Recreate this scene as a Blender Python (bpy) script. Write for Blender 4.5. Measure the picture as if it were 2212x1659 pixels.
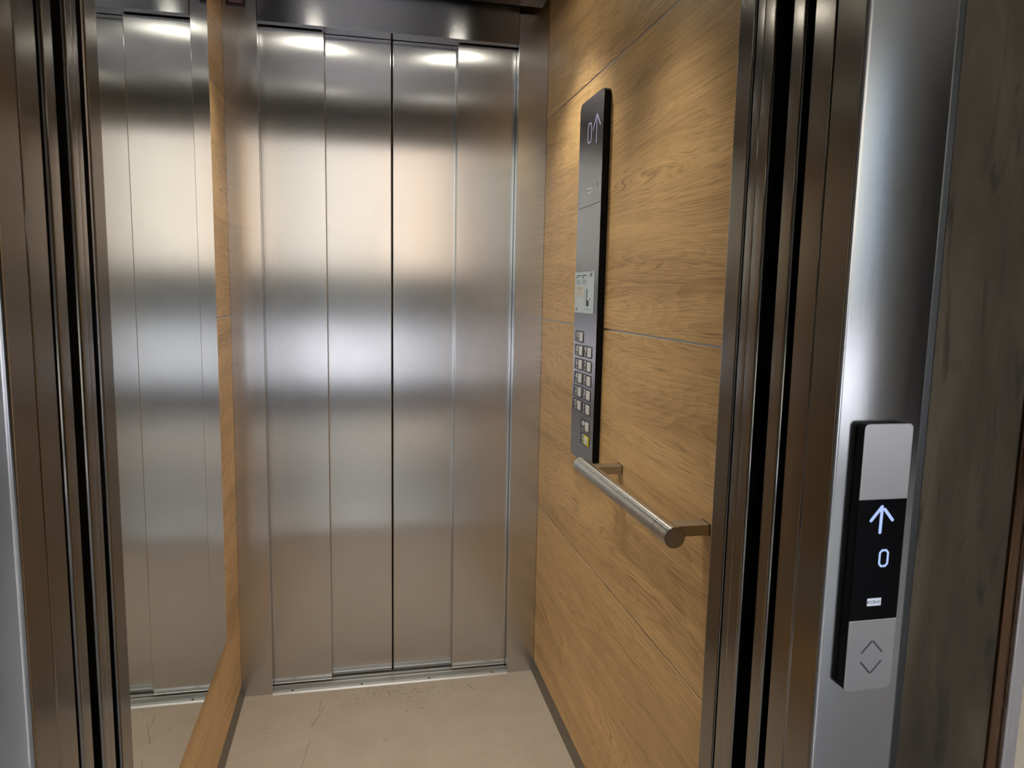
import bpy, bmesh, math, random
from mathutils import Matrix, Vector
random.seed(4)
for o in list(bpy.data.objects): bpy.data.objects.remove(o, do_unlink=True)
S = bpy.context.scene
C = S.collection
pi = math.pi

# ------------------------------------------------------------------ camera
FPX = 1550.8
yaw, pit, rol = (math.radians(a) for a in (12.0887, 7.2082, -1.12394))
fw = Vector((math.sin(yaw)*math.cos(pit), math.cos(yaw)*math.cos(pit), -math.sin(pit)))
r0 = Vector((math.cos(yaw), -math.sin(yaw), 0)); d0 = fw.cross(r0)
rt = math.cos(rol)*r0 + math.sin(rol)*d0
dn = -math.sin(rol)*r0 + math.cos(rol)*d0
cam = bpy.data.cameras.new('camera'); camo = bpy.data.objects.new('camera', cam); C.objects.link(camo)
M = Matrix((( rt.x, -dn.x, -fw.x, -.1085), (rt.y, -dn.y, -fw.y, 0), (rt.z, -dn.z, -fw.z, 1.345), (0, 0, 0, 1)))
camo.matrix_world = M
cam.sensor_fit = 'HORIZONTAL'; cam.sensor_width = 36; cam.lens = FPX/2212*36; cam.clip_start = .02
cam.dof.use_dof = True; cam.dof.focus_distance = 2.0; cam.dof.aperture_fstop = 16
S.camera = camo

# ------------------------------------------------------------------ light
S.view_settings.view_transform = 'Standard'; S.view_settings.look = 'None'
S.view_settings.exposure = 0.12; S.view_settings.gamma = 1
w = bpy.data.worlds.new('world'); S.world = w; w.use_nodes = True
nt = w.node_tree; bg = nt.nodes['Background']
sky = nt.nodes.new('ShaderNodeTexSky'); sky.sky_type = 'NISHITA'; sky.sun_disc = False
sky.sun_elevation = math.radians(48); sky.sun_rotation = math.radians(200); sky.air_density = 1.2; sky.dust_density = 2.5
nt.links.new(sky.outputs[0], bg.inputs[0]); bg.inputs[1].default_value = .75
sun = bpy.data.lights.new('sun', 'SUN'); sun.energy = 14; sun.angle = .01; sun.color = (1, .95, .88)
so = bpy.data.objects.new('sun', sun); C.objects.link(so)
so.rotation_euler = Vector((-.25, -.62, -.74)).to_track_quat('-Z', 'Y').to_euler(); so.location = (4, 8, 12)

CAB = .497; DY = 2.363; ZC = 2.24; HO = 2.134
SPOTS = [(-.255, 1.95), (.255, 1.95), (-.255, 1.35), (.255, 1.35)]
SPOT_W = 3.8

# ------------------------------------------------------------------ helpers
def newbm(): return bmesh.new()
def box(bm, x0, x1, y0, y1, z0, z1):
    vs = [bm.verts.new(p) for p in ((x0,y0,z0),(x1,y0,z0),(x1,y1,z0),(x0,y1,z0),(x0,y0,z1),(x1,y0,z1),(x1,y1,z1),(x0,y1,z1))]
    for f in ((0,3,2,1),(4,5,6,7),(0,1,5,4),(1,2,6,5),(2,3,7,6),(3,0,4,7)): bm.faces.new([vs[i] for i in f])
    return bm
def B(*a):
    bm = newbm()
    if not isinstance(a[0], (tuple, list)): a = (a,)
    for q in a: box(bm, *q)
    return bm
def prism(bm, pts, axis, a0, a1):
    """extrude a closed 2D outline between a0 and a1 along axis; pts are the two other coordinates in xyz order"""
    def P(p, a):
        if axis == 'x': return (a, p[0], p[1])
        if axis == 'y': return (p[0], a, p[1])
        return (p[0], p[1], a)
    lo = [bm.verts.new(P(p, a0)) for p in pts]; hi = [bm.verts.new(P(p, a1)) for p in pts]
    n = len(pts)
    for i in range(n): bm.faces.new((lo[i], lo[(i+1)%n], hi[(i+1)%n], hi[i]))
    bm.faces.new(lo[::-1]); bm.faces.new(hi)
    bmesh.ops.recalc_face_normals(bm, faces=bm.faces)
    return bm
def rrect(a0, a1, b0, b1, r, n=6, corners=(1,1,1,1)):
    out = []
    for k, (cx, cy, st) in enumerate(((a1, b1, 0), (a0, b1, pi/2), (a0, b0, pi), (a1, b0, 1.5*pi))):
        if not corners[k]: out.append((cx, cy)); continue
        ox = cx - r if cx == a1 else cx + r; oy = cy - r if cy == b1 else cy + r
        for i in range(n+1):
            t = st + pi/2*i/n; out.append((ox + r*math.cos(t), oy + r*math.sin(t)))
    return out
def obj(name, bm, m, parent=None, bevel=0, smooth=False, segs=2):
    me = bpy.data.meshes.new(name)
    if isinstance(bm, bmesh.types.BMesh):
        bmesh.ops.recalc_face_normals(bm, faces=bm.faces); bm.to_mesh(me); bm.free()
    else: me = bm
    if m: me.materials.clear(); me.materials.append(m)
    o = bpy.data.objects.new(name, me); C.objects.link(o)
    if smooth:
        for p in me.polygons: p.use_smooth = True
    if bevel:
        b = o.modifiers.new('bevel', 'BEVEL'); b.width = bevel; b.segments = segs; b.limit_method = 'ANGLE'; b.angle_limit = .6
        b.harden_normals = False
    if parent:
        o.parent = parent
        if parent.type == 'EMPTY': o.matrix_parent_inverse = Matrix.Translation(-parent.location)
    return o
def thing(name, label, cat, loc, group=None):
    o = bpy.data.objects.new(name, None); C.objects.link(o); o.location = loc; o.empty_display_size = .05
    o['label'] = label; o['category'] = cat
    if group: o['group'] = group
    return o
def struct(name, bm, m, **k):
    o = obj(name, bm, m, **k); o['kind'] = 'structure'; return o
def tube(bm, pts, r, n=10, cap=True):
    pts = [Vector(p) for p in pts]; rings = []
    for i, p in enumerate(pts):
        d = (pts[min(i+1, len(pts)-1)] - pts[max(i-1, 0)]).normalized()
        up = Vector((0,0,1)) if abs(d.z) < .9 else Vector((0,1,0))
        a = d.cross(up).normalized(); b = d.cross(a)
        rr = r[i] if isinstance(r, (list, tuple)) else r
        rings.append([bm.verts.new(p + rr*(math.cos(2*pi*k/n)*a + math.sin(2*pi*k/n)*b)) for k in range(n)])
    for i in range(len(rings)-1):
        for k in range(n): bm.faces.new((rings[i][k], rings[i][(k+1)%n], rings[i+1][(k+1)%n], rings[i+1][k]))
    if cap:
        bm.faces.new([bm.verts.new(v.co) for v in rings[0]][::-1]); bm.faces.new([bm.verts.new(v.co) for v in rings[-1]])
    return bm
def text_bm(body, size, mat4, depth=.0004):
    cu = bpy.data.curves.new('t', 'FONT'); cu.body = body; cu.size = size; cu.extrude = depth/2
    cu.align_x = 'CENTER'; cu.align_y = 'CENTER'
    o = bpy.data.objects.new('t', cu); C.objects.link(o)
    bpy.context.view_layer.update()
    me = bpy.data.meshes.new_from_object(o)
    bm = newbm(); bm.from_mesh(me)
    # re-centre on the real outline
    if bm.verts:
        xs = [v.co.x for v in bm.verts]; ys = [v.co.y for v in bm.verts]
        cx, cy = (min(xs)+max(xs))/2, (min(ys)+max(ys))/2
        for v in bm.verts: v.co.x -= cx; v.co.y -= cy
    bm.transform(mat4)
    bpy.data.objects.remove(o); bpy.data.meshes.remove(me); bpy.data.curves.remove(cu)
    return bm
def on_right(y, z, x, sx=1, sy=1):      # writing on a face that looks to -X, read from inside the car
    return Matrix(((0,0,-1,x),(-sx,0,0,y),(0,sy,0,z),(0,0,0,1)))
def on_front(x, z, y, sx=1, sy=1):      # writing on a face that looks to -Y
    return Matrix(((sx,0,0,x),(0,0,-1,y),(0,sy,0,z),(0,0,0,1)))
def merge(bm, other):
    me = bpy.data.meshes.new('m'); other.to_mesh(me); other.free(); bm.from_mesh(me); bpy.data.meshes.remove(me); return bm
def stroke(bm, pts, wdt, plane, at, t=.0004, close=False):
    """flat line of width wdt through 2D pts on plane 'x' (pts=(y,z)) or 'y' (pts=(x,z))"""
    n = len(pts); seg = n if close else n-1
    for i in range(seg):
        a = Vector(pts[i]); b = Vector(pts[(i+1) % n]); d = (b-a).normalized(); q = Vector((-d.y, d.x))*wdt/2
        a2 = a - d*wdt*.35; b2 = b + d*wdt*.35
        prism(bm, [tuple(a+q), tuple(a-q), tuple(b-q), tuple(b+q)], plane, at-t, at)
    for p in pts: prism(bm, [(p[0]+wdt/2*math.cos(pi*j/6), p[1]+wdt/2*math.sin(pi*j/6)) for j in range(12)], plane, at-t*.98, at)
    return bm

# ------------------------------------------------------------------ materials
def mat(name):
    m = bpy.data.materials.new(name); m.use_nodes = True
    return m, m.node_tree, m.node_tree.nodes['Principled BSDF']
class NB:
    def __init__(s, nt): s.nt = nt
    def n(s, t, **k):
        x = s.nt.nodes.new(t)
        for a, v in k.items(): setattr(x, a, v)
        return x
    def l(s, a, b): s.nt.links.new(a, b)
    def v(s, inp, val):
        if hasattr(val, 'is_linked') or isinstance(val, bpy.types.NodeSocket): s.l(val, inp)
        else: inp.default_value = val
    def m(s, op, a, b=0, c=None, clamp=False):
        x = s.n('ShaderNodeMath', operation=op, use_clamp=clamp); s.v(x.inputs[0], a); s.v(x.inputs[1], b)
        if c is not None: s.v(x.inputs[2], c)
        return x.outputs[0]
    def noise(s, vec, scale, detail=2, rough=.5, dist=0):
        x = s.n('ShaderNodeTexNoise'); s.l(vec, x.inputs['Vector'])
        x.inputs['Scale'].default_value = scale; x.inputs['Detail'].default_value = detail
        x.inputs['Roughness'].default_value = rough; x.inputs['Distortion'].default_value = dist
        return x.outputs['Fac']
    def mapv(s, vec, scale=(1,1,1), loc=(0,0,0), rot=(0,0,0)):
        x = s.n('ShaderNodeMapping'); s.l(vec, x.inputs[0]); x.inputs['Scale'].default_value = scale
        x.inputs['Location'].default_value = loc; x.inputs['Rotation'].default_value = rot; return x.outputs[0]
    def ramp(s, fac, *st):
        x = s.n('ShaderNodeValToRGB'); s.v(x.inputs[0], fac); e = x.color_ramp.elements
        while len(e) < len(st): e.new(.5)
        for i, (p, c) in enumerate(st):
            e[i].position = p; e[i].color = (*c, 1) if isinstance(c, (tuple, list)) else (c, c, c, 1)
        return x.outputs[0]
    def mix(s, f, a, b, mode='MIX'):
        x = s.n('ShaderNodeMix', data_type='RGBA', blend_type=mode); s.v(x.inputs[0], f)
        for i, q in ((6, a), (7, b)):
            if isinstance(q, (tuple, list)): x.inputs[i].default_value = (*q, 1)
            else: s.l(q, x.inputs[i])
        return x.outputs[2]
    def bump(s, h, st=.1, d=.001):
        x = s.n('ShaderNodeBump'); s.l(h, x.inputs['Height']); x.inputs['Strength'].default_value = st
        x.inputs['Distance'].default_value = d; return x.outputs[0]
    def pos(s): return s.n('ShaderNodeNewGeometry').outputs['Position']

def plain(name, col, rough=.5, metal=0, spec=.5, speck=.05):
    m, nt, p = mat(name); b = NB(nt)
    n = b.noise(b.pos(), 60, 3)
    c = b.mix(n, tuple(x*(1-speck) for x in col), tuple(min(1, x*(1+speck)) for x in col)); b.l(c, p.inputs['Base Color'])
    p.inputs['Roughness'].default_value = rough; p.inputs['Metallic'].default_value = metal
    p.inputs['Specular IOR Level'].default_value = spec
    return m
def emit(name, col, st):
    m, nt, p = mat(name); p.inputs['Base Color'].default_value = (0, 0, 0, 1)
    p.inputs['Emission Color'].default_value = (*col, 1); p.inputs['Emission Strength'].default_value = st
    return m
def steel(name, col=(.61,.61,.61), rough=.3, aniso=.7, across=(1,0,0), grain=(900, 900, 12), bump=.02, smudge=.04, lift=0):
    """brushed metal: 'across' is the direction across the brushing marks"""
    m, nt, p = mat(name); b = NB(nt); P = b.pos()
    g = b.noise(b.mapv(P, grain), 1, 3, .7)
    s = b.noise(b.mapv(P, (3.1, 3.1, 1.6)), 1, 4, .6)
    s2 = b.noise(b.mapv(P, (40, 40, 14)), 1, 3, .6)
    r = b.m('ADD', b.m('MULTIPLY_ADD', b.m('SUBTRACT', s, .5), smudge*2, rough), b.m('MULTIPLY', b.m('SUBTRACT', g, .5), .05))
    r = b.m('ADD', r, b.m('MULTIPLY', b.m('SUBTRACT', s2, .5), smudge*.5))
    b.l(r, p.inputs['Roughness'])
    c = b.mix(g, tuple(x*.96 for x in col), tuple(min(1, x*1.04) for x in col))
    b.l(c, p.inputs['Base Color']); p.inputs['Metallic'].default_value = 1
    p.inputs['Anisotropic'].default_value = aniso
    t = b.n('ShaderNodeCombineXYZ')
    for i in range(3): t.inputs[i].default_value = across[i]
    b.l(t.outputs[0], p.inputs['Tangent'])
    if bump: b.l(b.bump(g, bump, .0004), p.inputs['Normal'])
    return m

def wood(name, seed=0.0, c0=(.27,.14,.052), c1=(.95,.625,.275)):
    m, nt, p = mat(name); b = NB(nt); P = b.pos()
    oi = b.n('ShaderNodeObjectInfo').outputs['Random']
    off = b.n('ShaderNodeCombineXYZ'); b.l(b.m('MULTIPLY', oi, 37.0), off.inputs[1]); b.l(b.m('MULTIPLY', oi, 53.0), off.inputs[2]); off.inputs[0].default_value = seed
    va = b.n('ShaderNodeVectorMath', operation='ADD'); b.l(P, va.inputs[0]); b.l(off.outputs[0], va.inputs[1]); Q = va.outputs[0]
    big = b.noise(b.mapv(Q, (1, .6, 5.6)), 1, 2, .4, .05)
    wob = b.noise(b.mapv(Q, (1, 3.5, 30)), 1, 2, .5)
    fld = b.m('ADD', big, b.m('MULTIPLY', wob, .022))
    ring = b.m('FRACT', b.m('MULTIPLY', fld, 46))
    ring = b.ramp(ring, (0, .9), (.3, .6), (.72, .35), (.93, .05), (1, .8))
    sp = b.n('ShaderNodeSeparateXYZ'); b.l(Q, sp.inputs[0])
    wv = b.m('ADD', sp.outputs[2], b.m('MULTIPLY', b.m('ADD', big, b.m('MULTIPLY', wob, .05)), .21))
    cb = b.n('ShaderNodeCombineXYZ'); b.l(sp.outputs[1], cb.inputs[1]); b.l(wv, cb.inputs[2]); W = cb.outputs[0]
    lam = b.noise(b.mapv(W, (1, 1.6, 400)), 1, 3, .6)
    por = b.noise(b.mapv(W, (1, 9, 850)), 1, 2, .6)
    pr = b.ramp(por, (.52, 0), (.66, 1))
    ton = b.noise(b.mapv(W, (1, .9, 13)), 1, 3, .55)
    f = b.m('ADD', b.m('MULTIPLY', ring, .13), b.m('MULTIPLY', lam, .58)); f = b.m('ADD', f, b.m('MULTIPLY', ton, .62))
    f = b.m('SUBTRACT', f, .16)
    col = b.ramp(f, (.18, c0), (.5, tuple((x*.4+y*.6) for x, y in zip(c0, c1))), (.85, c1))
    col = b.mix(b.m('MULTIPLY', pr, .5), col, (.14, .07, .028))
    b.l(col, p.inputs['Base Color'])
    p.inputs['Roughness'].default_value = .46; p.inputs['Specular IOR Level'].default_value = .5
    h = b.m('ADD', lam, b.m('MULTIPLY', por, -.8)); b.l(b.bump(h, .35, .0006), p.inputs['Normal'])
    return m

steel_v = steel('brushed_steel_vertical_grain', rough=.20, aniso=.94, across=(1,0,0), grain=(700,700,6), bump=.006)
steel_h = steel('brushed_steel_horizontal_grain', col=(.32,.32,.33), rough=.22, aniso=.93, across=(0,0,1), grain=(6,700,900), bump=.006)
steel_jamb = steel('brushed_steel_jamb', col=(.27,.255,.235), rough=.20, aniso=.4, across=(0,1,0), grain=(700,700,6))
steel_face = steel('brushed_steel_frame_face', col=(.50,.505,.515), rough=.18, aniso=.6, across=(0,0,1), grain=(500,500,7), smudge=.05)
steel_ceiling = steel('polished_steel_ceiling', col=(.25,.215,.185), rough=.16, aniso=0, across=(1,0,0), bump=0, smudge=.03)
steel_bar = steel('brushed_steel_rail', col=(.70,.67,.62), rough=.25, aniso=.85, across=(0,1,0), grain=(40,1200,40), smudge=.02, bump=0)
satin = steel('satin_steel_bracket', col=(.42,.36,.27), rough=.42, aniso=0, bump=0)
satin_cap = satin
plate_sil = steel('satin_silver_plate', col=(.52,.52,.525), rough=.36, aniso=.5, across=(1,0,0), grain=(900,900,9))
alu = steel('milled_aluminium', col=(.66,.65,.62), rough=.42, aniso=.5, across=(0,1,0), grain=(9,900,900))
wood_m = wood('oak_laminate')
joint_m = steel('anodised_joint_strip', col=(.42,.40,.37), rough=.4, aniso=0, bump=0)
strip_dark = steel('dark_steel_edge_strip', col=(.09,.093,.096), rough=.3, aniso=0, bump=0)
black_plastic = plain('black_plastic', (.003,.003,.0035), .45, spec=.12)
dark_void = plain('unlit_shaft_black', (.012,.012,.013), .8)
gloss_black = plain('black_glass', (.002,.002,.003), .12, spec=.1)
tile_m = plain('dark_button_tile', (.035,.033,.032), .4)
key_m = plain('pale_steel_key', (.74,.73,.70), .35)
yellow_m = plain('yellow_key_frame', (.75,.68,.02), .4)
glyph_m = plain('white_print', (.78,.77,.72), .4)
ledoff_m = emit('dim_violet_segments', (.45,.42,.60), .62)
led_m = emit('lit_pale_blue_segments', (.44,.58,1), .92)
logo_m = emit('backlit_white_logo', (.80,.86,1), .62)
logo2_m = plain('silver_white_print', (.7,.7,.68), .4)
ink_m = plain('navy_ink', (.02,.025,.09), .5)
grey_ink = plain('grey_ink', (.16,.18,.24), .5)
paper_m = plain('pale_blue_paper', (.62,.72,.76), .45, speck=.02)
cream_m = plain('cream_paper', (.70,.66,.55), .5)
gasket = plain('dark_gasket', (.015,.015,.016), .7)

# dark face plate of the car panel: brushed, dark
cop_m = steel('dark_brushed_plate', col=(.36,.34,.35), rough=.27, aniso=.5, across=(0,1,0), grain=(3,3,1), smudge=.015, bump=0)

def mirror_mat():
    m, nt, p = mat('mirror_glass'); p.inputs['Base Color'].default_value = (.80, .83, .81, 1)
    p.inputs['Metallic'].default_value = 1; p.inputs['Roughness'].default_value = .004
    return m
mirror_m = mirror_mat()

def seg_mask(b, X, Y, x0, y0, x1, y1, wd):
    """1 inside a thin capsule between two floor points"""
    dx, dy = x1-x0, y1-y0; L2 = dx*dx+dy*dy
    px = b.m('SUBTRACT', X, x0); py = b.m('SUBTRACT', Y, y0)
    t = b.m('DIVIDE', b.m('ADD', b.m('MULTIPLY', px, dx), b.m('MULTIPLY', py, dy)), L2, clamp=True)
    ex = b.m('SUBTRACT', px, b.m('MULTIPLY', t, dx)); ey = b.m('SUBTRACT', py, b.m('MULTIPLY', t, dy))
    d = b.m('SQRT', b.m('ADD', b.m('MULTIPLY', ex, ex), b.m('MULTIPLY', ey, ey)))
    return b.m('SUBTRACT', 1, b.m('DIVIDE', d, wd), clamp=True)
def floor_mat():
    m, nt, p = mat('speckled_beige_floor'); b = NB(nt); P = b.pos()
    fine = b.noise(P, 330, 3, .75); mid = b.noise(P, 9, 4, .6); sp = b.noise(b.mapv(P, (1,1,1), (5,3,0)), 700, 1, .5)
    col = b.mix(b.ramp(fine, (.3, 0), (.7, 1)), (.30,.245,.19), (.60,.51,.41))
    col = b.mix(b.ramp(mid, (.35, 0), (.7, .5)), col, (.38,.30,.23))
    col = b.mix(b.ramp(sp, (.66, 0), (.72, .6)), col, (.09,.07,.05))
    # scuffs and dirt near the sill
    sx = b.n('ShaderNodeSeparateXYZ'); b.l(P, sx.inputs[0]); X, Y = sx.outputs[0], sx.outputs[1]
    wob = b.m('MULTIPLY', b.m('SUBTRACT', b.noise(P, 25, 2), .5), .012)
    Xw = b.m('ADD', X, wob)
    mk = None
    for q in SCUFFS:
        s = seg_mask(b, Xw, Y, *q); mk = s if mk is None else b.m('MAXIMUM', mk, s)
    col = b.mix(b.m('MULTIPLY', mk, .6), col, (.06,.045,.035))
    dirt = b.ramp(b.noise(P, 95, 4, .75), (.55, 0), (.63, 1))
    near = b.m('SUBTRACT', 1, b.m('MULTIPLY', b.m('ABSOLUTE', b.m('SUBTRACT', Y, 2.31)), 8), clamp=True)
    nx = b.m('SUBTRACT', 1, b.m('MULTIPLY', b.m('ABSOLUTE', b.m('SUBTRACT', X, .02)), 3.2), clamp=True)
    col = b.mix(b.m('MULTIPLY', b.m('MULTIPLY', near, nx), b.m('MULTIPLY', dirt, .9)), col, (.07,.055,.04))
    b.l(col, p.inputs['Base Color']); p.inputs['Roughness'].default_value = .62; p.inputs['Specular IOR Level'].default_value = .3
    b.l(b.bump(fine, .25, .0005), p.inputs['Normal'])
    return m
SCUFFS = [(-.238,2.30,-.243,2.235,0.0016), (-.243,2.235,-.240,2.23,0.0014), (-.228,2.255,-.262,2.15,0.0019), (-.262,2.08,-.288,1.86,0.0016),
          (-.02,2.315,-.016,2.295,0.0029), (.25,2.305,.268,2.275,0.0022), (-.405,2.17,-.395,2.17,0.0022), (-.31,2.21,-.30,2.213,0.0022),
          (.075,2.20,.09,2.19,0.0022), (-.045,2.045,-.035,2.04,0.0029), (.03,2.18,.035,2.19,0.0022)]
floor_m = floor_mat()

def laminate():
    m, nt, p = mat('weathered_dark_wall_laminate'); b = NB(nt); P = b.pos()
    a = b.noise(b.mapv(P, (9, 9, 2.4)), 1, 5, .62, .8); c = b.noise(b.mapv(P, (60, 60, 9)), 1, 4, .6)
    k = b.noise(b.mapv(P, (30, 30, 5.0), (3,1,2)), 1, 4, .6, 1.2)
    col = b.ramp(a, (.3, (.034,.026,.017)), (.5, (.074,.058,.038)), (.72, (.15,.122,.084)))
    col = b.mix(b.ramp(k, (.56, 0), (.66, .75)), col, (.014,.011,.008))
    col = b.mix(b.m('MULTIPLY', c, .4), col, (.07,.055,.038))
    b.l(col, p.inputs['Base Color']); p.inputs['Roughness'].default_value = .55; p.inputs['Specular IOR Level'].default_value = .3
    b.l(b.bump(k, .25, .002), p.inputs['Normal']); return m
lam_m = laminate()
paint_w = plain('warm_white_paint', (.62,.58,.52), .7)
beige_w = plain('beige_plaster', (.70,.61,.47), .7)
lobby_ceil = plain('lobby_ceiling_paint', (.42,.38,.33), .8)
def lobby_floor_mat():
    m, nt, p = mat('pale_stone_tiles'); b = NB(nt); P = b.pos()
    t = b.n('ShaderNodeTexBrick'); b.l(b.mapv(P, (1/.6, 1/.6, 1)), t.inputs['Vector']); t.offset = 0
    t.inputs['Color1'].default_value = (.68,.67,.70,1); t.inputs['Color2'].default_value = (.64,.63,.66,1); t.inputs['Mortar'].default_value = (.25,.24,.23,1)
    t.inputs['Scale'].default_value = 1; t.inputs['Mortar Size'].default_value = .006; t.inputs['Brick Width'].default_value = 1; t.inputs['Row Height'].default_value = 1
    b.l(t.outputs[0], p.inputs['Base Color']); p.inputs['Roughness'].default_value = .22; return m
lobby_floor = lobby_floor_mat()
def glass_mat():
    m, nt, p = mat('clear_window_glass'); b = NB(nt); nt.nodes.remove(p)
    out = nt.nodes['Material Output']; tr = b.n('ShaderNodeBsdfTransparent'); gl = b.n('ShaderNodeBsdfGlossy'); gl.inputs['Roughness'].default_value = .01
    fr = b.n('ShaderNodeFresnel'); fr.inputs[0].default_value = 1.45; mx = b.n('ShaderNodeMixShader')
    b.l(fr.outputs[0], mx.inputs[0]); b.l(tr.outputs[0], mx.inputs[1]); b.l(gl.outputs[0], mx.inputs[2]); b.l(mx.outputs[0], out.inputs[0])
    tr.inputs[0].default_value = (.95,.97,.96,1); return m
glass_m = glass_mat()
pave_m = plain('pale_pavement', (.52,.50,.52), .85, speck=.12)
facade_m = plain('peach_render', (.66,.42,.28), .85)
facade3_m = plain('blue_grey_render', (.17,.21,.27), .8)
facade2_m = plain('cream_render', (.50,.475,.42), .85)
backdrop_m = plain('backdrop_grey', (.035,.036,.033), .8, speck=.5)
winframe_m = plain('dark_aluminium_frame', (.09,.09,.095), .4)

# ------------------------------------------------------------------ car shell
struct('floor', B(-.515, .515, .86, 2.40, -.06, 0), floor_m)
WT = .02
for side, sg in (('left', -1), ('right', 1)):
    x0, x1 = sorted((sg*(CAB+.004), sg*(CAB+WT)))
    wl = struct('wall_'+side, B(x0, x1, .90, DY+.03, 0, 2.42), gasket)
    zs = [.040, .615, 1.2595, 1.907, 2.42]
    for i in range(4):
        z0 = zs[i] + (.0022 if i else 0); z1 = zs[i+1] - (.0022 if i < 3 else 0)
        a, b_ = sorted((sg*CAB, sg*(CAB+.0045)))
        p = obj('panel', B(a, b_, .90, DY-.003, z0, z1), wood_m, wl, bevel=.0006)
    for z in zs[1:4]:
        a, b_ = sorted((sg*(CAB+.001), sg*(CAB+.0045)))
        obj('joint_strip', B(a, b_, .90, DY-.0015, z-.0022, z+.0022), joint_m, wl)
    bm = newbm(); prism(bm, [(sg*(CAB-.009), 0), (sg*(CAB-.009), .003), (sg*(CAB-.0005), .0395), (sg*(CAB+.004), .0395), (sg*(CAB+.004), 0)], 'y', .90, DY-.001)
    struct('baseboard_'+side, bm, steel('grey_kick_strip_'+side, col=(.30,.28,.25), rough=.5, aniso=0, bump=0, smudge=.1))

# rear portal: two returns and the header
wr = struct('wall_rear', B((-.53, -.512, DY, 2.47, 0, 2.42), (.512, .53, DY, 2.47, 0, 2.42)), gasket)
for sg in (-1, 1):
    a, b_ = sorted((sg*.4, sg*(CAB+.012)))
    o = obj('return_panel', B(a, b_, DY, DY+.032, 0, 2.42), steel_v, wr, bevel=.0012)
obj('header', B((-.3992, .3992, DY, DY+.028, HO, 2.42)), steel_h, wr, bevel=.001)
obj('soffit', B((-.213, .213, DY+.0282, DY+.061, HO+.001, HO+.02)), steel_h, wr)
struct('trim_1', B((-.40, .40, 2.462, 2.50, -.05, 2.42)), dark_void)

# rear doors: four closed panels, the outer pair nearer
def panel_bm(x0, x1, yf, th, z0, z1, lean=.0006):
    """leaf with a folded bottom edge"""
    bm = newbm()
    prof = [(yf, z1), (yf, z0+.036), (yf-lean*.5, z0+.030), (yf-lean*.2, z0+.006), (yf+.003, z0), (yf+th, z0), (yf+th, z1)]
    prism(bm, prof, 'x', x0, x1); return bm
k = 1
for (x0, x1, yf) in ((-.415, -.207, 2.403), (-.217, -.0022, 2.429), (.0022, .217, 2.429), (.207, .415, 2.403)):
    o = struct('door_%d' % k, panel_bm(x0, x1, yf, .021, .009, 2.16), steel_v, bevel=.0025, segs=3)
    o['label'] = ('leftmost leaf of the closed rear elevator doors', 'closed rear door leaf left of the centre gap', 'closed rear door leaf right of the centre gap', 'rightmost leaf of the closed rear elevator doors')[k-1]
    k += 1
struct('trim_2', B((-.0021, .0021, 2.434, 2.448, .009, 2.15)), black_plastic)   # rubber between the leading edges
# rear sill with grooves
def sill(name, yc0, yc1, label, up=False, screws=True):
    t = thing(name, label, 'door sill', (0, yc0, 0))
    L = yc1 - yc0
    prof = [(yc0, -.03), (yc0, .0005), (yc0+.004, .0055)]
    y = yc0 + .020
    for i in range(4):
        prof += [(y, .0055), (y, .0010), (y+.0030, .0010), (y+.0030, .0055)]; y += .0058
    prof += [(yc0+.052, .0055), (yc0+.052, -.008), (yc0+.0595, -.008), (yc0+.0595, .0055)]
    prof += [(yc0+.076, .0055), (yc0+.076, -.008), (yc0+.0835, -.008), (yc0+.0835, .0055)]
    prof += [(yc1, .0055), (yc1, -.03)]
    bm = newbm(); prism(bm, prof, 'x', -.3995, .3995)
    obj('extrusion', bm, alu, t)
    for x in (-.336, -.108, .122, .345):
        bm = newbm(); tube(bm, [(x, yc0+.0125, .0052), (x, yc0+.0125, .0062), (x, yc0+.0125, .0060)], [.0042, .0040, .0016], 14)
        obj('screw', bm, plain('dull_screw', (.12,.10,.08), .5, 1), t)
    return t
sill('door_sill', DY-.011, DY+.10, 'grooved aluminium sill under the closed rear doors')

# front portal, seen as edges on both sides of the opening
struct('wall_front', B((-.512, -.405, .899, .94, 0, 2.42), (.405, .512, .899, .94, 0, 2.42), (-.405, .405, .905, .939, HO, 2.42)), gasket)
wf = bpy.data.objects['wall_front']
for sg in (-1, 1):
    a, b_ = sorted((sg*.3972, sg*.5115))
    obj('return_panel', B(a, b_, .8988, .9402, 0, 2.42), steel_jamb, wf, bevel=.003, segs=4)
obj('header', B((-.3995, .3995, .8988, .9402, HO, 2.42)), steel_h, wf, bevel=.002)
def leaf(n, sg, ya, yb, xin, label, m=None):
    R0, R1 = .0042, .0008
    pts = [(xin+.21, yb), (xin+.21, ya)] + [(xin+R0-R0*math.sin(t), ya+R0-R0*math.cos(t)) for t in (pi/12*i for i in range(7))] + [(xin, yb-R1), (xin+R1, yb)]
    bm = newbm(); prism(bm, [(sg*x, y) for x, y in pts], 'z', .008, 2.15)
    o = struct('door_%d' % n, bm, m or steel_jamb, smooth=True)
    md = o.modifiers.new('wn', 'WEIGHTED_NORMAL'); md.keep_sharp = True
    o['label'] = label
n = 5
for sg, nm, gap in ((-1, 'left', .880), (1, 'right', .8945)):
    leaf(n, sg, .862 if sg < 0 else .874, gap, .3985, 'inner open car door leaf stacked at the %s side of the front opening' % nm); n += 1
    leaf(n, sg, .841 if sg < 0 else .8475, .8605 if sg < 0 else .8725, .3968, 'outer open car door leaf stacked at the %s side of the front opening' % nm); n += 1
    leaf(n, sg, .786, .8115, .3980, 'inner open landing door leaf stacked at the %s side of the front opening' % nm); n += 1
    leaf(n, sg, .7312, .771 if sg > 0 else .777, .4000, 'outer open landing door leaf stacked at the %s side of the front opening' % nm); n += 1
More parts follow.
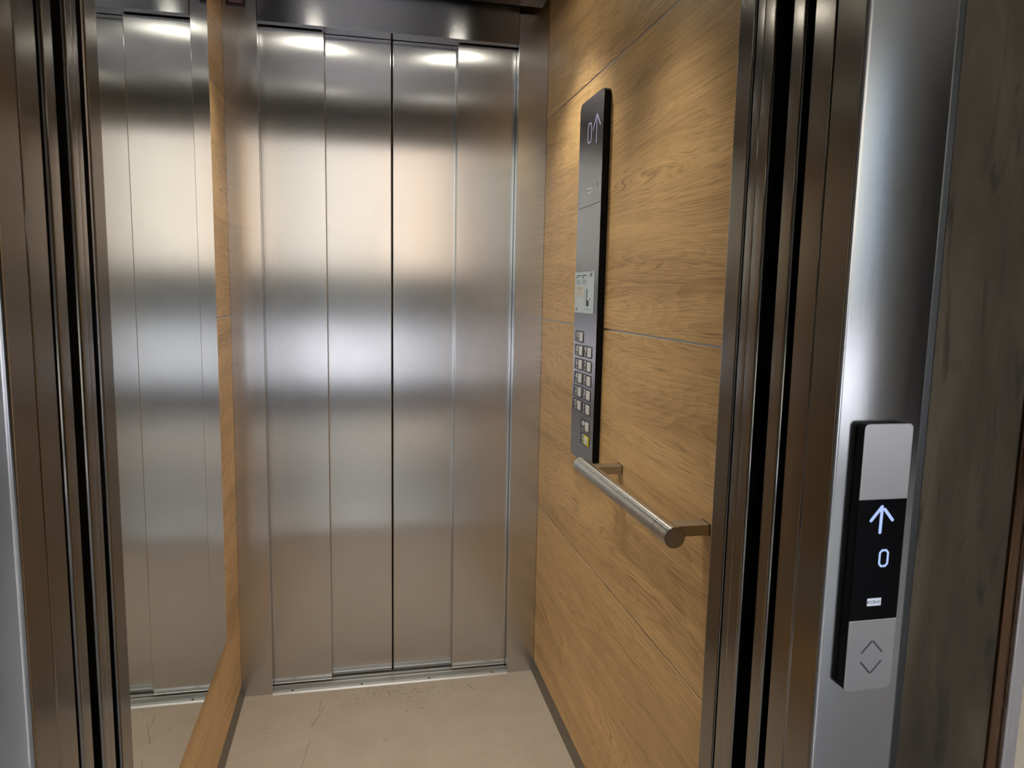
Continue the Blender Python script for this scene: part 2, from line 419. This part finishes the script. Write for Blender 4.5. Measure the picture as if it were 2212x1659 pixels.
# shaft around the car
struct('wall_shaft', B((-.80, -.76, .70, 2.62, -.3, 2.7), (.76, .80, .70, 2.62, -.3, 2.7), (-.80, .80, 2.62, 2.66, -.3, 2.7), (-.80, .80, .70, 2.66, 2.7, 2.74), (-.80, .80, .80, 2.66, -.34, -.3)), dark_void)

# landing frame
fr = struct('trim_3', B((-.512, -.403, .69, .726, 0, 2.24), (.403, .512, .69, .726, 0, 2.24), (-.403, .403, .69, .726, HO+.004, 2.24)), gasket)
for sg in (-1, 1):
    a, b_ = sorted((sg*.4, sg*.4045))
    obj('reveal', B(a, b_, .6845, .7300, 0, HO), steel_jamb, fr)
    # face plate with a soft rounded inner edge
    bm = newbm()
    r = .005; pts = [(sg*.4, .6855)] + [(sg*(.4+r-r*math.cos(t)), .6800+r-r*math.sin(t)) for t in (pi/8*i for i in range(5))]
    pts += [(sg*.5055, .6800), (sg*.5055, .6868), (sg*.4045, .6868)]
    prism(bm, pts, 'z', 0, 2.24); o = obj('face_plate', bm, steel_face, fr, smooth=False)
    for p in o.data.polygons: p.use_smooth = True
    md = o.modifiers.new('wn', 'WEIGHTED_NORMAL'); md.keep_sharp = True
    a, b_ = sorted((sg*.5066, sg*.518))
    obj('edge_strip', B(a, b_, .6815, .70, 0, 2.252), strip_dark, fr, bevel=.002)
obj('head_reveal', B((-.4, .4, .6845, .730, HO, HO+.0045)), steel_jamb, fr)
obj('head_face', B((-.3995, .3995, .680, .6868, HO, 2.24)), steel_h, fr, bevel=.002)
obj('edge_strip', B((-.5065, .5065, .6815, .70, 2.2405, 2.252)), strip_dark, fr)

# ceiling of the car: suspended plate and roof above it
ce = struct('ceiling', B((-.515, .515, .90, 2.39, 2.42, 2.45)), dark_void)
pl = newbm(); box(pl, -.464, .464, .975, 2.330, ZC, ZC+.012)
obj('suspended_plate', pl, steel_ceiling, ce, bevel=.001)
obj('hanger', B((-.30, -.28, 1.0, 2.3, ZC+.012, 2.42), (.28, .30, 1.0, 2.3, ZC+.012, 2.42)), dark_void, ce)

# downlights
for i, (x, y) in enumerate(SPOTS):
    t = thing('downlight', ('round recessed downlight in the left half of the car ceiling near the rear doors', 'round recessed downlight in the right half of the car ceiling near the rear doors',
              'round recessed downlight in the left half of the car ceiling near the front opening', 'round recessed downlight in the right half of the car ceiling near the front opening')[i], 'downlight', (x, y, ZC), 'downlights in the car ceiling')
    bm = newbm()
    N = 32
    for (ra, za, rb, zb) in ((.040, 0, .039, -.0022), (.039, -.0022, .033, -.0022), (.033, -.0022, .031, .0)):
        for k2 in range(N):
            t0, t1 = 2*pi*k2/N, 2*pi*(k2+1)/N
            bm.faces.new([bm.verts.new(q) for q in ((x+ra*math.cos(t0), y+ra*math.sin(t0), ZC+za), (x+ra*math.cos(t1), y+ra*math.sin(t1), ZC+za), (x+rb*math.cos(t1), y+rb*math.sin(t1), ZC+zb), (x+rb*math.cos(t0), y+rb*math.sin(t0), ZC+zb))])
    bmesh.ops.remove_doubles(bm, verts=bm.verts, dist=.0002)
    obj('trim_ring', bm, alu, t, smooth=True)
    bm = newbm(); tube(bm, [(x, y, ZC-.0012), (x, y, ZC-.0002)], .0305, 32)
    obj('lens', bm, emit('lit_lens_%d' % i, (1, .94, .80), 45 if i < 2 else 12), t)
    li = bpy.data.lights.new('spot_light', 'SPOT'); li.energy = SPOT_W*(5.2 if i < 2 else 6.0); li.color = (1, .95, .86); li.shadow_soft_size = .03
    li.spot_size = math.radians(98 if i < 2 else 72); li.spot_blend = .8 if i < 2 else 1
    lo = bpy.data.objects.new('spot_light', li); C.objects.link(lo); lo.location = (x, y, ZC-.035)

# ------------------------------------------------------------------ mirror on the left wall
t = thing('wall_mirror', 'tall frameless mirror on the oak left wall reflecting the rear doors', 'mirror', (-CAB, 1.53, .32))
obj('glass', B(-CAB+.0002, -CAB+.004, .945, 2.116, .321, 2.225), mirror_m, t, bevel=.0008)
obj('edge', B((-CAB+.0001, -CAB+.0033, 2.116, 2.1175, .3195, 2.2265), (-CAB+.0001, -CAB+.0033, .945, 2.116, .3192, .3209), (-CAB+.0001, -CAB+.0033, .945, 2.116, 2.2251, 2.2265)), black_plastic, t)

# ------------------------------------------------------------------ handrail
HX, HZ, HR = .416, .936, .0185
t = thing('handrail', 'round brushed steel handrail on two brackets across the oak right wall', 'handrail', (CAB, 1.37, HZ))
def ring_y(bm, y0, y1, r, seg=40):
    tube(bm, [(HX, y0, HZ), (HX, y1, HZ)], r, seg)
bm = newbm(); tube(bm, [(HX, 1.1535, HZ), (HX, 1.578, HZ)], HR, 48)
o = obj('bar', bm, steel_bar, t); [setattr(p, 'use_smooth', len(p.vertices) == 4) for p in o.data.polygons]
for ys in ((1.098, 1.125, 1.1528), (1.578, 1.607, 1.632)):
    for a, b_ in ((ys[0], ys[1]-.0004), (ys[1]+.0003, ys[2]-.0004)):
        bm = newbm(); e = .0012
        outer0 = a == ys[0] and ys[0] < 1.2; outer1 = b_ > 1.63
        tube(bm, [(HX, a, HZ), (HX, b_, HZ)], HR, 48)
        o = obj('end_cap', bm, steel_bar, t); [setattr(p, 'use_smooth', len(p.vertices) == 4) for p in o.data.polygons]
for ya, yb in ((1.1275, 1.1590), (1.5640, 1.5960)):
    ya, yb = ya, yb
    bm = newbm(); box(bm, HX+.010, CAB-.0003, ya, yb, HZ-.010, HZ+.010)
    obj('bracket', bm, satin, t, bevel=.0012)
    obj('gasket', B(CAB-.0012, CAB-.0001, ya-.0006, yb+.0006, HZ-.0106, HZ+.0106), black_plastic, t)
bm = newbm(); tube(bm, [(HX, 1.0976, HZ), (HX, 1.0981, HZ)], HR-.0009, 48)
obj('end_disc', bm, satin, t)

# ------------------------------------------------------------------ car operating panel
FX = .4785
cy0, cy1, cz0, cz1 = 1.733, 1.9285, .897, 1.848
t = thing('operating_panel', 'tall black elevator button panel with display on the oak right wall', 'control panel', (CAB, 1.83, .9))
bm = newbm(); prism(bm, rrect(cy0, cy1, cz0, cz1, .020, 8), 'x', FX+.0015, CAB-.0003)
obj('housing', bm, black_plastic, t, bevel=.001)
bm = newbm(); prism(bm, rrect(cy0+.0006, cy1-.0006, 1.5752, cz1-.0006, .0195, 8, (1,1,0,0)), 'x', FX, FX+.0016)
obj('upper_plate', bm, cop_m, t)
bm = newbm(); prism(bm, rrect(cy0+.0006, cy1-.0006, cz0+.0006, 1.5738, .0195, 8, (0,0,1,1)), 'x', FX, FX+.0016)
lower = obj('lower_plate', bm, cop_m, t)
# floor display: 0 and arrow
bm = newbm(); cz = 1.7586
stroke(bm, [(1.8555,1.7440),(1.8555,1.7750),(1.8505,1.7835),(1.8335,1.7835),(1.8275,1.7750),(1.8275,1.7440),(1.8335,1.7355),(1.8505,1.7355)], .0034, 'x', FX, close=True)
stroke(bm, [(1.7855,1.7260),(1.7855,1.7930)], .0034, 'x', FX)
stroke(bm, [(1.7855,1.7940),(1.8155,1.7610)], .0034, 'x', FX); stroke(bm, [(1.7825,1.7925),(1.7570,1.7640)], .0034, 'x', FX)
o = obj('display_segments', bm, ledoff_m, t); o['label'] = 'dim violet 0 and up arrow'
def logo(bmw, bmi, c0, cz, wd, ht, plane, at, sgn):
    """four small squares carrying the letters K O N E with strips above and below"""
    q = wd/4
    for i in range(4):
        a0 = c0 + sgn*(i*q - wd/2) ; a1 = a0 + sgn*q*.93
        lo, hi = sorted((a0, a1))
        prism(bmw, [(lo, cz-ht/2), (hi, cz-ht/2), (hi, cz+ht/2), (lo, cz+ht/2)], plane, at-.0003, at)
        mid = (a0+a1)/2
        m4 = (on_right(mid, cz, at-.0005) if plane == 'x' else on_front(mid, cz, at-.0005)) @ Matrix.Diagonal((1.15, 1.0, .5, 1))
        merge(bmi, text_bm('KONE'[i], ht*.62, m4))
bw, bi = newbm(), newbm(); logo(bw, bi, 1.8283, 1.6130, .030, .0125, 'x', FX, -1)
o = obj('logo', bw, logo2_m, t); obj('lettering', bi, ink_m, o)
bm = newbm()
for dy in (0, .0035):
    for dz in (0, .0045, .009): prism(bm, rrect(1.7617+dy, 1.7637+dy, 1.6150+dz, 1.6175+dz, .0006, 2), 'x', FX-.0002, FX)
obj('speaker_slot', bm, black_plastic, t)
bm = newbm()
for dz in (0, .005, .010): prism(bm, rrect(1.8985, 1.9005, 1.6130+dz, 1.6155+dz, .0006, 2), 'x', FX-.0002, FX)

obj('speaker_slot', bm, black_plastic, t)
# buttons
def braille(bm, y, z):
    for (a, c) in random.choice([((0,0),(0,1),(1,1),(2,0),(3,1)), ((0,1),(1,0),(1,1),(2,1),(3,0)), ((0,0),(1,1),(2,0),(2,1),(3,0))]):
        yy = y - a*.0036; zz = z + c*.0034
        prism(bm, rrect(yy-.0011, yy+.0011, zz-.0011, zz+.0011, .001, 2), 'x', FX-.0013, FX-.0008)
def button(yc, zc, sym, label=None):
    """yc is the far (left) edge of the 72 mm tile"""
    bm = newbm(); prism(bm, rrect(yc-.0725, yc, zc-.0158, zc+.0158, .005, 5), 'x', FX-.0008, FX)
    ti = obj('button', bm, tile_m, t)
    ky = (yc-.0695, yc-.0405); al = sym == 'bell'
    if al:
        bm = newbm(); prism(bm, rrect(yc-.0735, yc-.0305, zc-.0145, zc+.0125, .005, 5), 'x', FX-.0018, FX-.0008)
        obj('key_frame', bm, yellow_m, ti, bevel=.0006); ky = (yc-.064, yc-.0405)
        bm = newbm(); prism(bm, rrect(ky[0], ky[1], zc-.0105, zc+.0085, .003, 5), 'x', FX-.0030, FX-.0018)
    else:
        bm = newbm(); prism(bm, rrect(ky[0], ky[1], zc-.0122, zc+.0122, .003, 5), 'x', FX-.0024, FX-.0008)
    obj('key', bm, key_m, ti, bevel=.0005)
    gy, gz = yc-.021, zc+.004
    if sym == 'open':
        bm = newbm()
        for s in (-1, 1):
            prism(bm, [(gy+s*.002, gz-.008), (gy+s*.002, gz+.008), (gy+s*.013, gz)], 'x', FX-.0012, FX-.0008)
    elif sym == 'bell':
        bm = newbm()
        stroke(bm, [(gy+.010,gz-.005),(gy+.007,gz-.002),(gy+.006,gz+.004),(gy,gz+.008),(gy-.006,gz+.004),(gy-.007,gz-.002),(gy-.010,gz-.005)], .0022, 'x', FX-.0008, close=True)
        prism(bm, rrect(gy-.002, gy+.002, gz-.0095, gz-.0065, .001, 3), 'x', FX-.0012, FX-.0008)
    else:
        bm = text_bm(sym, .0255, on_right(gy, gz, FX-.001, 1.45 if len(sym) == 1 else 1.0, .95))
    braille(bm, gy+.006, zc-.0125)
    obj('symbol', bm, glyph_m, ti)
    return ti
LY, RY = 1.9108, 1.8362
for i, s in enumerate('0 2 4 6 8 10'.split()): button(LY, 1.0446 + .03742*i, s)
for i, s in enumerate('1 3 5 7 9'.split()): button(RY, 1.0445 + .03775*i, s)
button(RY+.0003, .9986, 'open'); button(RY+.0005, .9616, 'bell')
# notice stuck on the plate
bm = newbm(); prism(bm, [(1.9268,1.2960),(1.9305,1.4045),(1.7630,1.4050),(1.7650,1.2965)], 'x', FX-.0006, FX)
st = obj('sticker', bm, paper_m, t); st['label'] = 'pale blue information sticker'
SX = FX-.0006
def ln(bm, ya, yb, z, h=.0012): prism(bm, [(ya, z-h/2), (yb, z-h/2), (yb, z+h/2), (ya, z+h/2)], 'x', SX-.0002, SX)
for (y0, y1) in ((1.916, 1.873), (1.866, 1.824)):
    bm = newbm(); ln(bm, y0, y1+.004, 1.3955, .0022); ln(bm, y0, y1+.028, 1.3905, .0022); obj('heading', bm, ink_m, st)
    bm = newbm()
    for i in range(4): ln(bm, y0, y1 + random.uniform(0, .014), 1.3835-.0036*i, .0011)
    obj('text_block', bm, grey_ink, st)
bm = newbm(); ln(bm, 1.80, 1.781, 1.3985, .0026); ln(bm, 1.80, 1.781, 1.3940, .0026); obj('corner_mark', bm, ink_m, st)
bm = newbm()
for i in range(2): ln(bm, 1.916, 1.900, 1.3075-.004*i, .002)
obj('footer_text', bm, ink_m, st)
bm = newbm(); ln(bm, 1.842, 1.785, 1.3070, .001); obj('caption', bm, grey_ink, st)
bm = newbm(); ln(bm, 1.842, 1.8408, 1.3380, .046); ln(bm, 1.8245, 1.8175, 1.3375, .045); ln(bm, 1.8175, 1.8035, 1.3225, .0155); ln(bm, 1.797, 1.791, 1.3335, .004)
obj('tower_drawing', bm, ink_m, st)
bm = newbm(); ln(bm, 1.9155, 1.8525, 1.3530, .0265); obj('cream_box', bm, cream_m, st)
SX -= .0002
for (a, b_, c_, d_, z) in ((1.912,1.902,1.890,1.858,1.3622),(1.910,1.906,1.888,1.876,1.3555),(1.909,1.907,1.888,1.878,1.3485)):
    bm = newbm(); ln(bm, a, b_, z, .0013); ln(bm, c_, d_, z, .0013); obj('table_row', bm, grey_ink, st)

# ------------------------------------------------------------------ landing call panel
t = thing('call_panel', 'black landing call panel with lit arrow and 0 on the right steel frame', 'call panel', (.456, .68, .9))
lx0, lx1, lz0, lz1 = .4252, .4868, .9035, 1.2122
YF = .668
bm = newbm(); prism(bm, rrect(lx0, lx1, lz0+.001, lz1-.001, .0055, 6), 'y', YF+.0005, .6799)
obj('housing', bm, black_plastic, t, bevel=.001)
bm = newbm(); prism(bm, rrect(lx0+.0004, lx1-.0003, 1.1272, lz1, .0060, 6, (1,1,0,0)), 'y', YF-.0008, YF+.0005)
o = obj('upper_plate', bm, plate_sil, t, bevel=.0006)
bm = newbm(); prism(bm, rrect(lx0+.0004, lx1-.0003, lz0, .9878, .0060, 6, (0,0,1,1)), 'y', YF-.0008, YF+.0005)
bt = obj('call_button', bm, plate_sil, t, bevel=.0006)
obj('display', B(lx0+.0004, lx1-.0003, YF-.0002, YF+.0005, .9882, 1.1268), gloss_black, t)
DF = YF-.0002
bm = newbm()
stroke(bm, [(.4553,1.0895),(.4557,1.1180)], .0034, 'y', DF); stroke(bm, [(.4555,1.1190),(.4428,1.1035)], .0034, 'y', DF); stroke(bm, [(.4592,1.1158),(.4700,1.1032)], .0034, 'y', DF)
o = obj('arrow', bm, led_m, t); o['label'] = 'lit pale blue up arrow'
bm = newbm()
cx, czz, hw, hh = .4629, 1.0594, .0052, .0092
stroke(bm, [(cx-hw, czz-hh+.003), (cx-hw, czz+hh-.003), (cx-hw+.0026, czz+hh), (cx+hw-.0026, czz+hh), (cx+hw, czz+hh-.003), (cx+hw, czz-hh+.003), (cx+hw-.0026, czz-hh), (cx-hw+.0026, czz-hh)], .0022, 'y', DF, close=True)
o = obj('digit', bm, led_m, t); o['label'] = 'lit pale blue 0'
bw, bi = newbm(), newbm(); logo(bw, bi, .4557, 1.0086, .0180, .0088, 'y', DF, 1)
o = obj('logo', bw, logo_m, t); obj('lettering', bi, ink_m, o)
# chevrons on the button: thin flat strokes, groove shadow put into their grey
bm = newbm()
P0 = YF-.00085
for pts in (((.4446,.9488),(.4566,.9620)), ((.4586,.9620),(.4706,.9488)), ((.4446,.9376),(.4566,.9244)), ((.4586,.9244),(.4706,.9376))):
    stroke(bm, pts, .0020, 'y', P0, t=.0001)
obj('chevrons', bm, plain('shadow_grey_groove', (.10,.10,.11), .4, .6), bt)

# small round-cornered plate at the top of the left rear return
t = thing('floor_indicator', 'small square indicator in a dark frame high on the left rear return', 'indicator', (-.457, DY, 2.17))
bm = newbm(); prism(bm, rrect(-.4835, -.430, 2.1695, 2.2235, .002, 3), 'y', DY-.008, DY-.0002)
obj('frame', bm, plain('dark_maroon_plastic', (.020,.008,.012), .4), t, bevel=.0008)
bm = newbm(); prism(bm, rrect(-.4775, -.4370, 2.1752, 2.2180, .0015, 3), 'y', DY-.0086, DY-.008)
obj('screen', bm, plain('mauve_screen', (.24,.16,.20), .3), t)

# looped scribble mark on the right front return
bm = newbm()
pts = []
y = .9300
for i, (yc, zc) in enumerate(((.928,1.731),(.922,1.7345),(.916,1.7375),(.911,1.740))):
    pts = [(yc+.0016, zc+.03)] + [(yc+.0016*math.cos(a), zc-.0016*math.sin(a)) for a in (pi/6*j for j in range(7))] + [(yc-.0016, zc+.03)]
    stroke(bm, pts, .0011, 'x', .3971, t=.0003)
o = obj('scribble_sticker', bm, glyph_m); o['label'] = 'white looped scribble high on the right front jamb'; o['category'] = 'sticker'

# ------------------------------------------------------------------ landing (lobby) in front of the elevator
LZ = 3.3
struct('floor_landing', B((-3.2, 5.4, -3.9, .80, -.06, -.0005)), lobby_floor)
struct('ceiling_landing', B((-3.2, 5.4, -3.9, .80, LZ, LZ+.05)), lobby_ceil)
struct('wall_landing', B((-3.2, -.5185, .690, .80, 0, LZ), (.5185, .653, .690, .80, 0, LZ), (-.5185, .5185, .690, .80, 2.2525, LZ)), lam_m)
struct('trim_4', B((.6535, .669, .686, .80, 0, LZ)), steel('bronze_steel_trim', col=(.22,.13,.075), rough=.16, aniso=0, bump=0), bevel=.001)
struct('trim_5', B((.6695, .690, .680, .80, 0, LZ)), steel('corner_steel_trim', col=(.74,.73,.74), rough=.26, aniso=0, across=(0,0,1)), bevel=.002)
struct('wall_beige', B((.6905, 5.4, .690, .80, 0, LZ)), beige_w)
struct('wall_west', B((-3.24, -3.2, -3.9, .80, 0, LZ)), paint_w)
struct('wall_east', B((5.4, 5.44, -3.9, .80, 0, LZ)), lam_m)
# glazed entrance wall
WY = -3.9
wx = [-2.2, -1.0, .15, 1.55, 2.95, 4.4]
struct('wall_entrance', B((-3.2, -2.2, WY-.1, WY, 0, LZ), (4.4, 5.4, WY-.1, WY, 0, LZ), (-3.2, 4.4, WY-.1, WY, 3.15, LZ), (-3.2, 4.4, WY-.1, WY, -.06, .06)), paint_w)
for i in range(5):
    a, b_ = wx[i], wx[i+1]
    f = struct('window_%d' % (i+1), B((a, a+.05, WY-.08, WY-.02, .06, 3.15), (b_-.05, b_, WY-.08, WY-.02, .06, 3.15), (a+.05, b_-.05, WY-.08, WY-.02, .06, .21), (a+.05, b_-.05, WY-.08, WY-.02, 3.09, 3.15)), winframe_m)
    obj('pane', B((a+.05, b_-.05, WY-.055, WY-.049, .21, 3.09)), glass_m, f)
# outside
struct('ground', B((-50, 50, -40, WY-.1, -.2, -.04)), pave_m)
struct('wall_street', B((1.2, 7.0, -37, -36, -.04, 17)), facade_m)
struct('wall_street_cream', B((-50, 1.2, -37.2, -36.2, -.04, 16), (7.0, 28.8, -37.2, -36.2, -.04, 16)), facade2_m)
struct('wall_street_grey', B((28.8, 60, -36.6, -35.6, -.04, 13)), facade3_m)
hedge = obj('hedge', B((-40, 40, -26.5, -25, -.04, 2.15)), backdrop_m); hedge['label'] = 'unseen dark grey hedge across the street outside the glazed entrance'; hedge['category'] = 'hedge'  # unseen dark strip, sized to give the steel doors a dark reflected band

# unseen dark block, added to give the steel doors a blurred dark reflection
t = thing('reflection_block', 'unseen dark block on four thin legs, added for the dark patch in the doors', 'added block', (.62, -2.3, 0))
block_m = plain('dark_block', (.02,.017,.016), .5)
obj('body', B((.30, .94, -2.50, -2.12, .30, 1.52)), block_m, t, bevel=.006)
obj('door', B((.308, .618, -2.115, -2.10, .32, 1.50)), block_m, t, bevel=.002)
obj('door', B((.622, .932, -2.115, -2.10, .32, 1.50)), block_m, t, bevel=.002)
for x in (.32, .895):
    for y in (-2.485, -2.16): obj('leg', B((x, x+.025, y, y+.025, -.0005, .30)), block_m, t)
